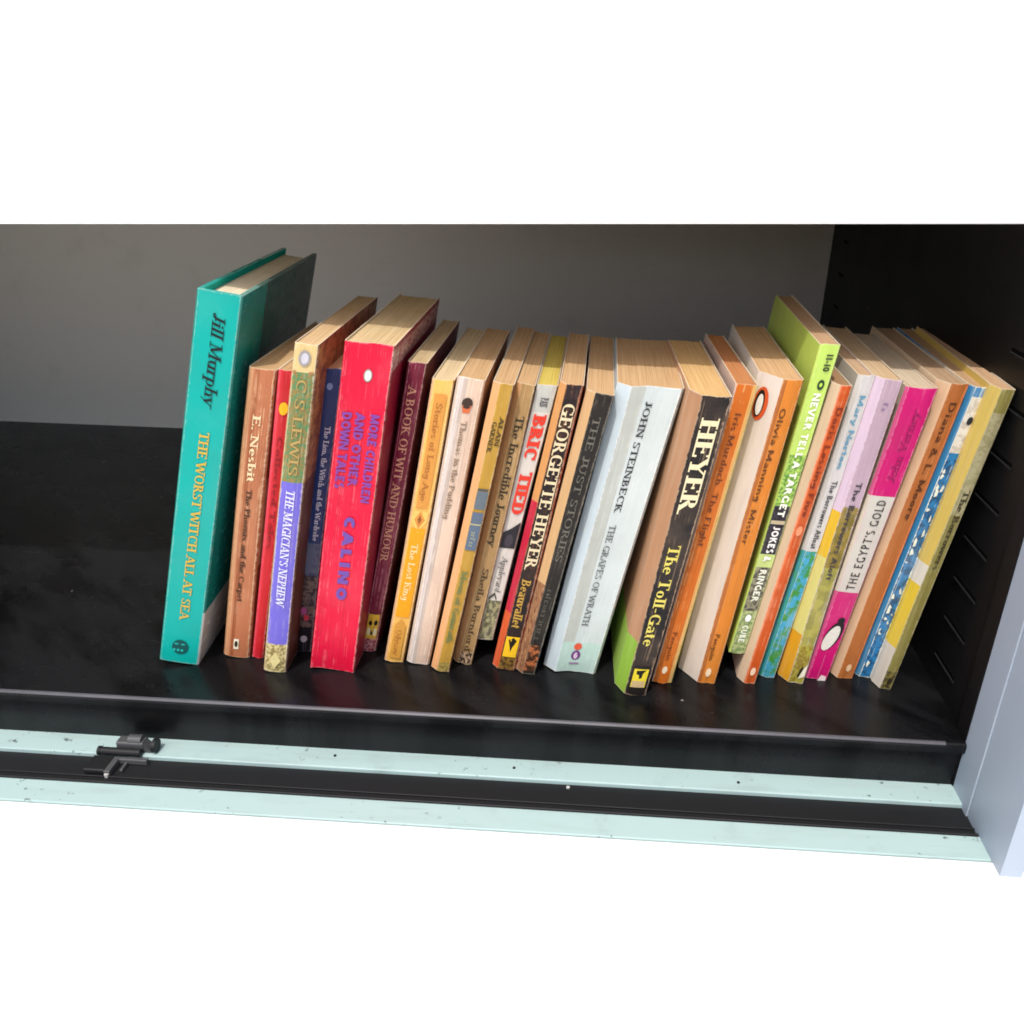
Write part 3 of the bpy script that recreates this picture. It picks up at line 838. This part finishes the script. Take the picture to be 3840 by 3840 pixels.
# 10 olive with slate panels
h = .1797
b = Book("paperback_book", "narrow mustard-olive paperback with slate panels halfway down", -.0800, .4089, h, 12.4, .0110, .0112, .132, group=G, bul=.0003,
         spine=pm("olive_spine", '#b58c36', .0111, h, wear=.4, crease=.3, worn='#d9c48c', zones=((.0, .04, '#7a6630', '#b8a052', .5),)),
         left=sides("olive_l", '#dd9f68', h), right=sides("olive_r", '#7a4a24', h), hinge=sides("olive_h", '#e2a872', h), lc=(.0040, .0042))
b.text("GARNER", .885, .79, .24, 2.3, '#4a3716', st=.2, th=.11)
b.text("ALAN", .90, .81, .74, 2.3, '#4a3716', st=.2, th=.11)
b.panel(.605, .665, .06, .96, '#5f6a72'); b.panel(.465, .595, .06, .96, '#59677a')
b.panel(.668, .673, .06, .96, '#3e4a52', "printed_line"); b.panel(.552, .556, .06, .96, '#b9b27a', "printed_line")
b.text("", .540, .475, .52, 2.8, '#8f957c', marks=6, st=.2)
b.text("Moon of Gomrath", .39, .12, .50, 3.4, '#6f7a48', st=.2, th=.11)

# 11 tan
h = .1770
b = Book("paperback_book", "tan paperback with a long dark serif title, left of the white and red book", -.0680, .4181, h, 11.9, .0106, .0116, .122, group=G, bul=.0004,
         spine=pm("tan2_spine", '#a88556', .0111, h, wear=.5, crease=.6, worn='#d8bf92', zones=((.0, .05, '#c9a88a', '#2e2218', .5),)),
         left=sides("tan2_l", '#d8a066', h), right=sides("tan2_r", '#80603a', h), hinge=sides("tan2_h", '#dca870', h), lc=(.0034, .0036))
b.text("The Incredible Journey", .90, .46, .48, 4.2, '#2d2617', st=.17, th=.08)
b.text("Sheila Burnford", .38, .055, .48, 3.4, '#4a3922', st=.17, th=.08)

# 12 white and red
h = .1604
b = Book("paperback_book", "white paperback with red capitals and a black picture, its foot raised above its neighbours", -.0556, .4220, h, 12.7, .0108, .0090, .116, z=.0155, group=G, bul=.0002, phi=3.0,
         spine=pm("white_spine", '#cfc8be', .0110, h, wear=.25, crease=.3, worn='#efe8dc', zones=((.0, .175, '#9a9568', '#4c4a30', .3), (.905, 1., '#b9bab2'))),
         left=sides("white_l", '#c9c2b6', h), right=sides("white_r", '#9b9488', h), pages='#c8b860')
b.text("PAN", .955, .925, .55, 4.0, '#34333a', st=.22, th=.12, track=.1)
b.text("BRIC", .895, .735, .53, 6.6, '#d6341f', st=.30, th=.16)
b.text("TIED", .690, .525, .56, 6.6, '#d6341f', st=.30, th=.16)
b.poly([(.02, .395), (.98, .395), (.98, .50), (.5, .475), (.02, .455)], '#201d22', "picture"); b.oval(.5, .425, .0022, .0042, '#3a353c', "picture")
b.text("Appleyard", .36, .215, .55, 3.4, '#5a5854', st=.13, th=.07, shear=.2)
b.poly([(.05, .175), (.4, .20), (.62, .175), (.62, .185), (.4, .212), (.05, .187)], '#3a392c', "picture")

# 13 black, gold title
h = .1780
b = Book("paperback_book", "black paperback with large cream capitals, red left edge and a yellow emblem at its foot", -.0416, .4145, h, 11.2, .0122, .0138, .118, group=G, bul=.0004,
         spine=pm("black_spine", '#1c171b', .0097, h, wear=.55, crease=.6, worn='#a9744c', zones=((.0, .05, '#8a6a2c', '#3a2a18', .5), (.955, 1., '#2a2024'))),
         left=sides("black_l", '#c3213e', h, zones=((.62, 1., '#d69a5e'), (.0, .22, '#d85a2c'))), right=sides("black_r", '#8a3420', h), hinge=sides("black_h", '#c3213e', h, zones=((.62, 1., '#d69a5e'), (.0, .22, '#d85a2c'))),
         lc=(.0036, .0042), rc=(.0010, .0012))
b.text("GEORGETTE HEYER", .945, .395, .52, 6.2, '#e0cba4', st=.20, th=.085)
b.text("Beauvallet", .355, .17, .50, 5.0, '#bd9440', st=.19, th=.09, shear=.1)
b.panel(.055, .135, .08, .94, '#eebb20', "emblem")
b.poly([(.25, .122), (.55, .132), (.80, .120), (.60, .095), (.52, .075), (.42, .095)], '#1c1408')

# 14 black thin, worn
h = .1754
b = Book("paperback_book", "thin worn black paperback with dim lettering, against the broad pale-blue book", -.0297, .4111, h, 12.6, .0143, .0118, .130, group=G, bul=.0003,
         spine=pm("char_spine", '#211f1d', .0080, h, wear=.6, crease=.6, worn='#6a6458', zones=((.015, .12, '#b0663c', '#3a2418', .35),)),
         left=sides("char_l", '#b98a60', h, zones=((.3, .8, '#d8b98a', '#6a2a1c', .25),)), right=sides("char_r", '#1d1c1a', h), hinge=sides("char_h", '#cfa878', h, zones=((.0, .35, '#b98a60', '#5a2a1c', .3),)), lc=(.0046, .0050))
b.text("THE JUST STORIES", .93, .44, .46, 3.7, '#68645a', st=.14, th=.08)
b.text("", .34, .14, .46, 3.0, '#57544a', marks=14, st=.15)

# 15 broad pale blue
h = .1786
b = Book("paperback_book", "broad pale blue-grey paperback with black lettering and a red dot emblem", .0059, .4153, h, 12.1, .0335, .0310, .108, group=G, bul=-.0012, phi=1.5, bend=-.0004,
         spine=pm("pale_spine", '#c3cdcb', .024, h, wear=.35, crease=.25, worn='#eef2f0', zones=((.0, .12, '#b4cfc4'),), stripes=((.0, .30, '#b3b8b0'),)),
         left=sides("pale_l", '#c3d4dc', h, wear=.2), right=sides("pale_r", '#9fa9a8', h), hinge=sides("pale_h", '#c9d8de', h), lc=(.0072, .0066), rc=(.0014, .0016))
b.text("JOHN STEINBECK", .955, .60, .44, 3.5, '#26282a', st=.17, th=.09)
b.text("THE GRAPES OF WRATH", .555, .185, .44, 3.5, '#55595a', st=.14, th=.08)
b.oval(.42, .104, .0022, .0024, '#d8583c', "emblem"); b.oval(.42, .070, .0026, .0032, '#6a3a78', "emblem"); b.oval(.42, .068, .0012, .0022, '#d0b8cc', "emblem")
b.panel(.036, .041, .30, .54, '#8f6a90', "printed_line")

# 16 black, large name
h = .1790
b = Book("paperback_book", "black paperback with large cream capitals, beige back cover and yellow label, standing forward", .0349, .3968, h, 9.6, .0196, .0174, .118, yaw=-2.0, group=G, bul=.0006, phi=2.0,
         spine=pm("jet_spine", '#1b1a1d', .0136, h, wear=.45, crease=.35, worn='#c9a98a'),
         left=sides("jet_l", '#d0a27c', h, zones=((.0, .20, '#a8cf58'),)), right=sides("jet_r", '#3a2c24', h), hinge=sides("jet_h", '#b98a66', h, zones=((.0, .20, '#8fb840'),)), lc=(.0050, .0100), pages='#d2b07c')
b.text("HEYER", .935, .655, .50, 8.8, '#e2d5ac', st=.24, th=.09)
b.text("The Toll-Gate", .545, .19, .46, 6.0, '#d8c860', st=.18, th=.08)
b.panel(.115, .010, .12, .88, '#1a1612', "emblem"); b.panel(.035, .105, .16, .84, '#d9c62c', "emblem"); b.panel(.035, .060, .20, .80, '#c0a878', "emblem")
b.poly([(.28, .098), (.48, .100), (.74, .102), (.60, .088), (.58, .072), (.46, .068), (.44, .082), (.30, .086)], '#14120c')

# 17 thin orange
h = .1815
b = Book("paperback_book", "orange creased paperback right of the black book standing forward", .0502, .4098, h, 9.1, .0112, .0114, .111, yaw=-2.0, group=G, bul=.0005, phi=2.5,
         spine=pm("orange_spine", '#c9661a', .0113, h, wear=.45, crease=1.0, worn='#ecb070', stripes=((.84, 1., '#d9a55c'),)),
         left=sides("orange_l", '#dcc0b0', h), right=sides("orange_r", '#c9b458', h), rc=(.0010, .0010), pages='#be8458')
b.text("Iris Murdoch  The Flight", .92, .50, .46, 3.0, '#6e3410', st=.15, th=.11, serif=False)
b.text("Penguin", .20, .09, .46, 2.6, '#7a3c14', st=.15, th=.11, serif=False)
b.oval(.46, .055, .0014, .0026, '#eed8b8', "emblem")

# 18 orange spine, white cover
h = .1839
b = Book("paperback_book", "orange-spined paperback with white back cover and an oval emblem near the top", .0757, .4121, h, 7.8, .0200, .0205, .125, yaw=.5, group=G, bul=.0008, phi=0.5,
         spine=pm("orange2_spine", '#cf7c2a', .0107, h, wear=.3, crease=.4, worn='#e8b47c', stripes=((.0, .22, '#a8622e'),)),
         left=sides("orange2_l", '#f6ece2', h, wear=.25), right=sides("orange2_r", '#a05c1e', h), hinge=sides("orange2_h", '#e2d4c8', h, wear=.25), lc=(.0100, .0140), pages='#ccaa82')
b.text("Olivia Manning  Mister", .92, .50, .42, 2.9, '#5f3412', st=.15, th=.11, serif=False)
b.text("Penguin", .19, .09, .40, 2.6, '#6a3c14', st=.15, th=.11, serif=False)
b.oval(.46, .045, .0015, .0030, '#ecd2ac', "emblem")
b.oval(.0072, .915, .0050, .0088, '#d2562a', "emblem", where='hinge')
b.oval(.0066, .915, .0032, .0072, '#1c1816', "emblem", where='hinge'); b.oval(.0068, .912, .0022, .0056, '#f6eee6', "emblem", where='hinge')

# 19 lime
h = .1826
b = Book("paperback_book", "lime green paperback standing higher than its neighbours, leafy and black bands down its spine", .0915, .4180, h, 8.07, .0099, .0092, .136, yaw=1.0, z=.0179, group=G, bul=.0002, phi=1.5,
         spine=pm("lime_spine", '#b9d765', .0099, h, wear=.15, crease=.15, worn='#e6efb8', rough=.33,
                  zones=((.52, .68, '#a8cc5c', '#5c8a3a', .55), (.36, .52, '#201a24', '#37303c', .4), (.315, .36, '#b8c878'), (.16, .315, '#3e3638', '#8a866a', .35), (.0, .16, '#a9b07a', '#6f8650', .4))),
         left=sides("lime_l", '#c8e468', h, wear=.15), right=sides("lime_r", '#7c9a34', h), pages='#bea080')
b.text("11-10", .975, .925, .62, 3.2, '#20301c', st=.2, th=.2, serif=False)
b.oval(.58, .888, .0017, .0026, '#1d3c22', "emblem"); b.oval(.58, .888, .0007, .0011, '#b4d94e', "emblem")
b.text("NEVER TELL A", .865, .64, .54, 3.6, '#f0f6dc', st=.22, th=.2, serif=False)
b.text("TARGET", .63, .485, .54, 3.6, '#eef2dc', st=.22, th=.2, serif=False)
b.panel(.462, .474, .06, .94, '#b8a888', "printed_line")
b.text("JOKES &", .455, .335, .54, 3.8, '#e6e2dc', st=.24, th=.2, serif=False)
b.text("RINGER", .31, .195, .54, 3.6, '#e2e4d0', st=.22, th=.2, serif=False)
b.oval(.50, .135, .0016, .0024, '#f0f2e6', "emblem"); b.text("CUBE", .11, .045, .5, 3.4, '#e4ecd4', st=.2, th=.2, serif=False)

# 20 orange-red thin
h = .1816
b = Book("paperback_book", "narrow orange-red paperback between the lime book and the white and green one", .0990, .4142, h, 8.3, .0092, .0100, .122, yaw=.5, group=G, bul=.0003, phi=1.0,
         spine=pm("rust_spine", '#c0501a', .0066, h, wear=.4, crease=.6, worn='#e8a884', stripes=((.0, .18, '#d8754c'),)),
         left=sides("rust_l", '#f2d8bc', h, wear=.3), right=sides("rust_r", '#a89a80', h), hinge=sides("rust_h", '#dcc0a0', h), lc=(.0032, .0055), pages='#a48464')
b.text("Doris Lessing Five", .94, .60, .55, 2.9, '#7c2a0c', st=.17, th=.12, serif=False)
b.oval(.50, .555, .0016, .0030, '#e08c64', "emblem"); b.oval(.5, .050, .0014, .0028, '#ecc8a8', "emblem")

# 21 white, blue and green
h = .1852
b = Book("paperback_book", "white paperback whose lower half is painted blue and green", .1114, .4212, h, 8.1, .0082, .0094, .122, yaw=.8, group=G, bul=.0003, phi=1.0,
         spine=pm("ivory_spine", '#c6c3c0', .0088, h, wear=.3, crease=.35, worn='#efece6', zones=((.0, .46, '#3a8a34', '#3f9fc4', .14),)),
         left=sides("ivory_l", '#dcd5ca', h, zones=((.0, .46, '#3aa04a', '#2f8fc0', .12),)), right=sides("ivory_r", '#a8a49c', h), hinge=sides("ivory_h", '#d8d4ce', h, zones=((.0, .46, '#46a848', '#38a0d0', .12),)), lc=(.0020, .0022), pages='#c4a88a')
b.text("Mary Norton", .945, .725, .50, 2.9, '#5f94ac', st=.18, th=.14, serif=False)
b.text("The Borrowers Afloat", .69, .47, .50, 2.9, '#3c3c3e', st=.16, th=.12, serif=False)

# 22 lilac and yellow
h = .1841
b = Book("paperback_book", "lilac paperback turning yellow towards its lower half", .1275, .4168, h, 7.0, .0138, .0138, .123, yaw=1.0, group=G, bul=.0003, phi=1.5,
         spine=pm("lilac_spine", '#b39aa8', .0096, h, wear=.35, crease=.35, worn='#ead8e0', zones=((.0, .14, '#8a7420', '#a8a040', .3), (.14, .42, '#a8a04c', '#8f8a44', .1), (.42, .62, '#8f7a34', '#75672c', .2))),
         left=sides("lilac_l", '#dcc2dc', h, zones=((.0, .18, '#e0a020', '#d8c23c', .15), (.18, .45, '#dcd07c'), (.45, .60, '#e6bc34'))), right=sides("lilac_r", '#8a7a6a', h),
         hinge=sides("lilac_h", '#dcc6d8', h, zones=((.0, .18, '#e0a020'), (.18, .45, '#dcd07c'), (.45, .60, '#e6bc34'))), lc=(.0046, .0072), rc=(.0008, .0010), pages='#c8b090')
b.text("", .935, .91, .48, 2.6, '#8a6f92', marks=2, st=.2)
b.text("The Borrowers Aloft", .70, .38, .5, 3.0, '#3f3840', st=.16, th=.12, serif=False)
b.poly([(.55, .02), (.95, .03), (.95, .075), (.75, .06)], '#ece4cc', "emblem"); b.poly([(.42, .03), (.6, .07), (.72, .06), (.55, .03)], '#2a2618')

# 23 magenta
h = .1799
b = Book("paperback_book", "magenta and white paperback whose title reads upwards, bird emblem at its foot", .1419, .4215, h, 8.7, .0158, .0124, .124, yaw=1.2, group=G, bul=.0004, phi=2.5,
         spine=pm("magenta_spine", '#c3146a', .0141, h, wear=.3, crease=.2, worn='#f0a8c0', rough=.34, zones=((.335, .665, '#c9c5ba'),)),
         left=sides("magenta_l", '#e4d6c2', h), right=sides("magenta_r", '#8a1650', h), hinge=sides("magenta_h", '#e05a92', h, zones=((.335, .665, '#e2d8c4'),)), lc=(.0012, .0014), pages='#ccbea8')
b.text("John Verney", .71, .93, .55, 4.2, '#8c1254', up=True, st=.10, th=.07, shear=.2)
b.text("THE EGYPT'S GOLD", .345, .655, .52, 4.6, '#2b2926', up=True, st=.14, th=.13, serif=False, track=.10)
b.oval(.50, .175, .0042, .0100, '#23171c', "emblem", tilt=-.25); b.oval(.44, .165, .0034, .0088, '#d8d3c8', "emblem", tilt=-.25)
b.oval(.66, .232, .0020, .0022, '#1c1418', "emblem")
b.panel(.0, .10, .46, .475, '#e08ab0', "crease_line"); b.poly([(.5, .0), (.95, .0), (.9, .018), (.62, .022)], '#e6d4d4', "chip")

# 24 brown-orange
h = .1818
b = Book("paperback_book", "brown-orange paperback with a peach back cover, right of the magenta book", .1574, .4242, h, 8.7, .0136, .0138, .134, yaw=1.1, group=G, bul=.0003, phi=2.0,
         spine=pm("sienna_spine", '#a8622e', .0088, h, wear=.35, crease=.5, worn='#d99a68', stripes=((.88, 1., '#c0683a'),)),
         left=sides("sienna_l", '#f4d9b4', h, wear=.25), right=sides("sienna_r", '#7c4420', h), hinge=sides("sienna_h", '#e2be98', h), lc=(.0048, .0085), pages='#b69c80')
b.text("Diana & L. Moore", .95, .58, .52, 3.2, '#552c10', st=.16, th=.11, serif=False)
b.oval(.5, .045, .0014, .0026, '#d9b48c', "emblem")

# 25 blue, flaking
h = .1802
b = Book("paperback_book", "blue paperback with white flaking patches along its spine", .1686, .4262, h, 8.5, .0094, .0100, .140, yaw=2.6, group=G, bul=.0003, phi=2.0,
         spine=pm("azure_spine", '#2476ac', .0070, h, wear=1.0, crease=.8, worn='#d9dccb', zones=((.0, .78, '#2678ae', '#1f5078', .25), (.80, .97, '#d8d3c6', '#bfb6a6', .3))),
         left=sides("azure_l", '#2c92d6', h), right=sides("azure_r", '#1c4f74', h), hinge=sides("azure_h", '#3a8cc0', h, wear=1.0, worn='#dfe4d8'), lc=(.0030, .0060), pages='#c0a280')
b.oval(.6, .90, .0014, .0022, '#23282e', "emblem")
rc_ = random.Random(3)
for k in range(26):
    vv = .04 + .72 * rc_.random(); ll = rc_.uniform(.006, .03); u0 = rc_.uniform(-.02, .16)
    pts = [(u0 + rc_.uniform(.0, .12), vv), (u0 + rc_.uniform(.12, .34), vv + ll * rc_.uniform(.1, .4)), (u0 + rc_.uniform(.1, .3), vv + ll * .7), (u0 + rc_.uniform(.02, .14), vv + ll), (u0, vv + ll * .5)]
    b.poly(pts, '#d9dccb', "chip") if k % 4 else b.poly([(u + .45, v_) for u, v_ in pts], '#c9ccc0', "chip")

# 26 yellow and olive
h = .1827
b = Book("paperback_book", "olive and yellow paperback leaning on the slotted wall at the right end", .1772, .4153, h, 8.2, .0098, .0096, .141, yaw=3.0, group=G, bul=.0003, phi=2.0,
         spine=pm("khaki_spine", '#80783e', .0067, h, wear=.45, crease=.45, worn='#bdb692', zones=((.62, .93, '#8f8a62', '#a39c78', .3), (.0, .07, '#7a6f34', '#3a3420', .4))),
         left=sides("khaki_l", '#e8c868', h, zones=((.38, .45, '#f0ecdc'), (.155, .38, '#f8d634'), (.0, .155, '#eee6d8'))), right=sides("khaki_r", '#6a6434', h),
         hinge=sides("khaki_h", '#d6bc60', h, zones=((.38, .45, '#dcd8c8'), (.155, .38, '#e2c43c'), (.0, .155, '#d6cfc0'))), lc=(.0031, .0072), pages='#ccac8a')
b.text("The Borrowers", .70, .44, .58, 3.0, '#3c3520', st=.17, th=.1)
b.oval(.55, .035, .0012, .0024, '#2c2618', "emblem")
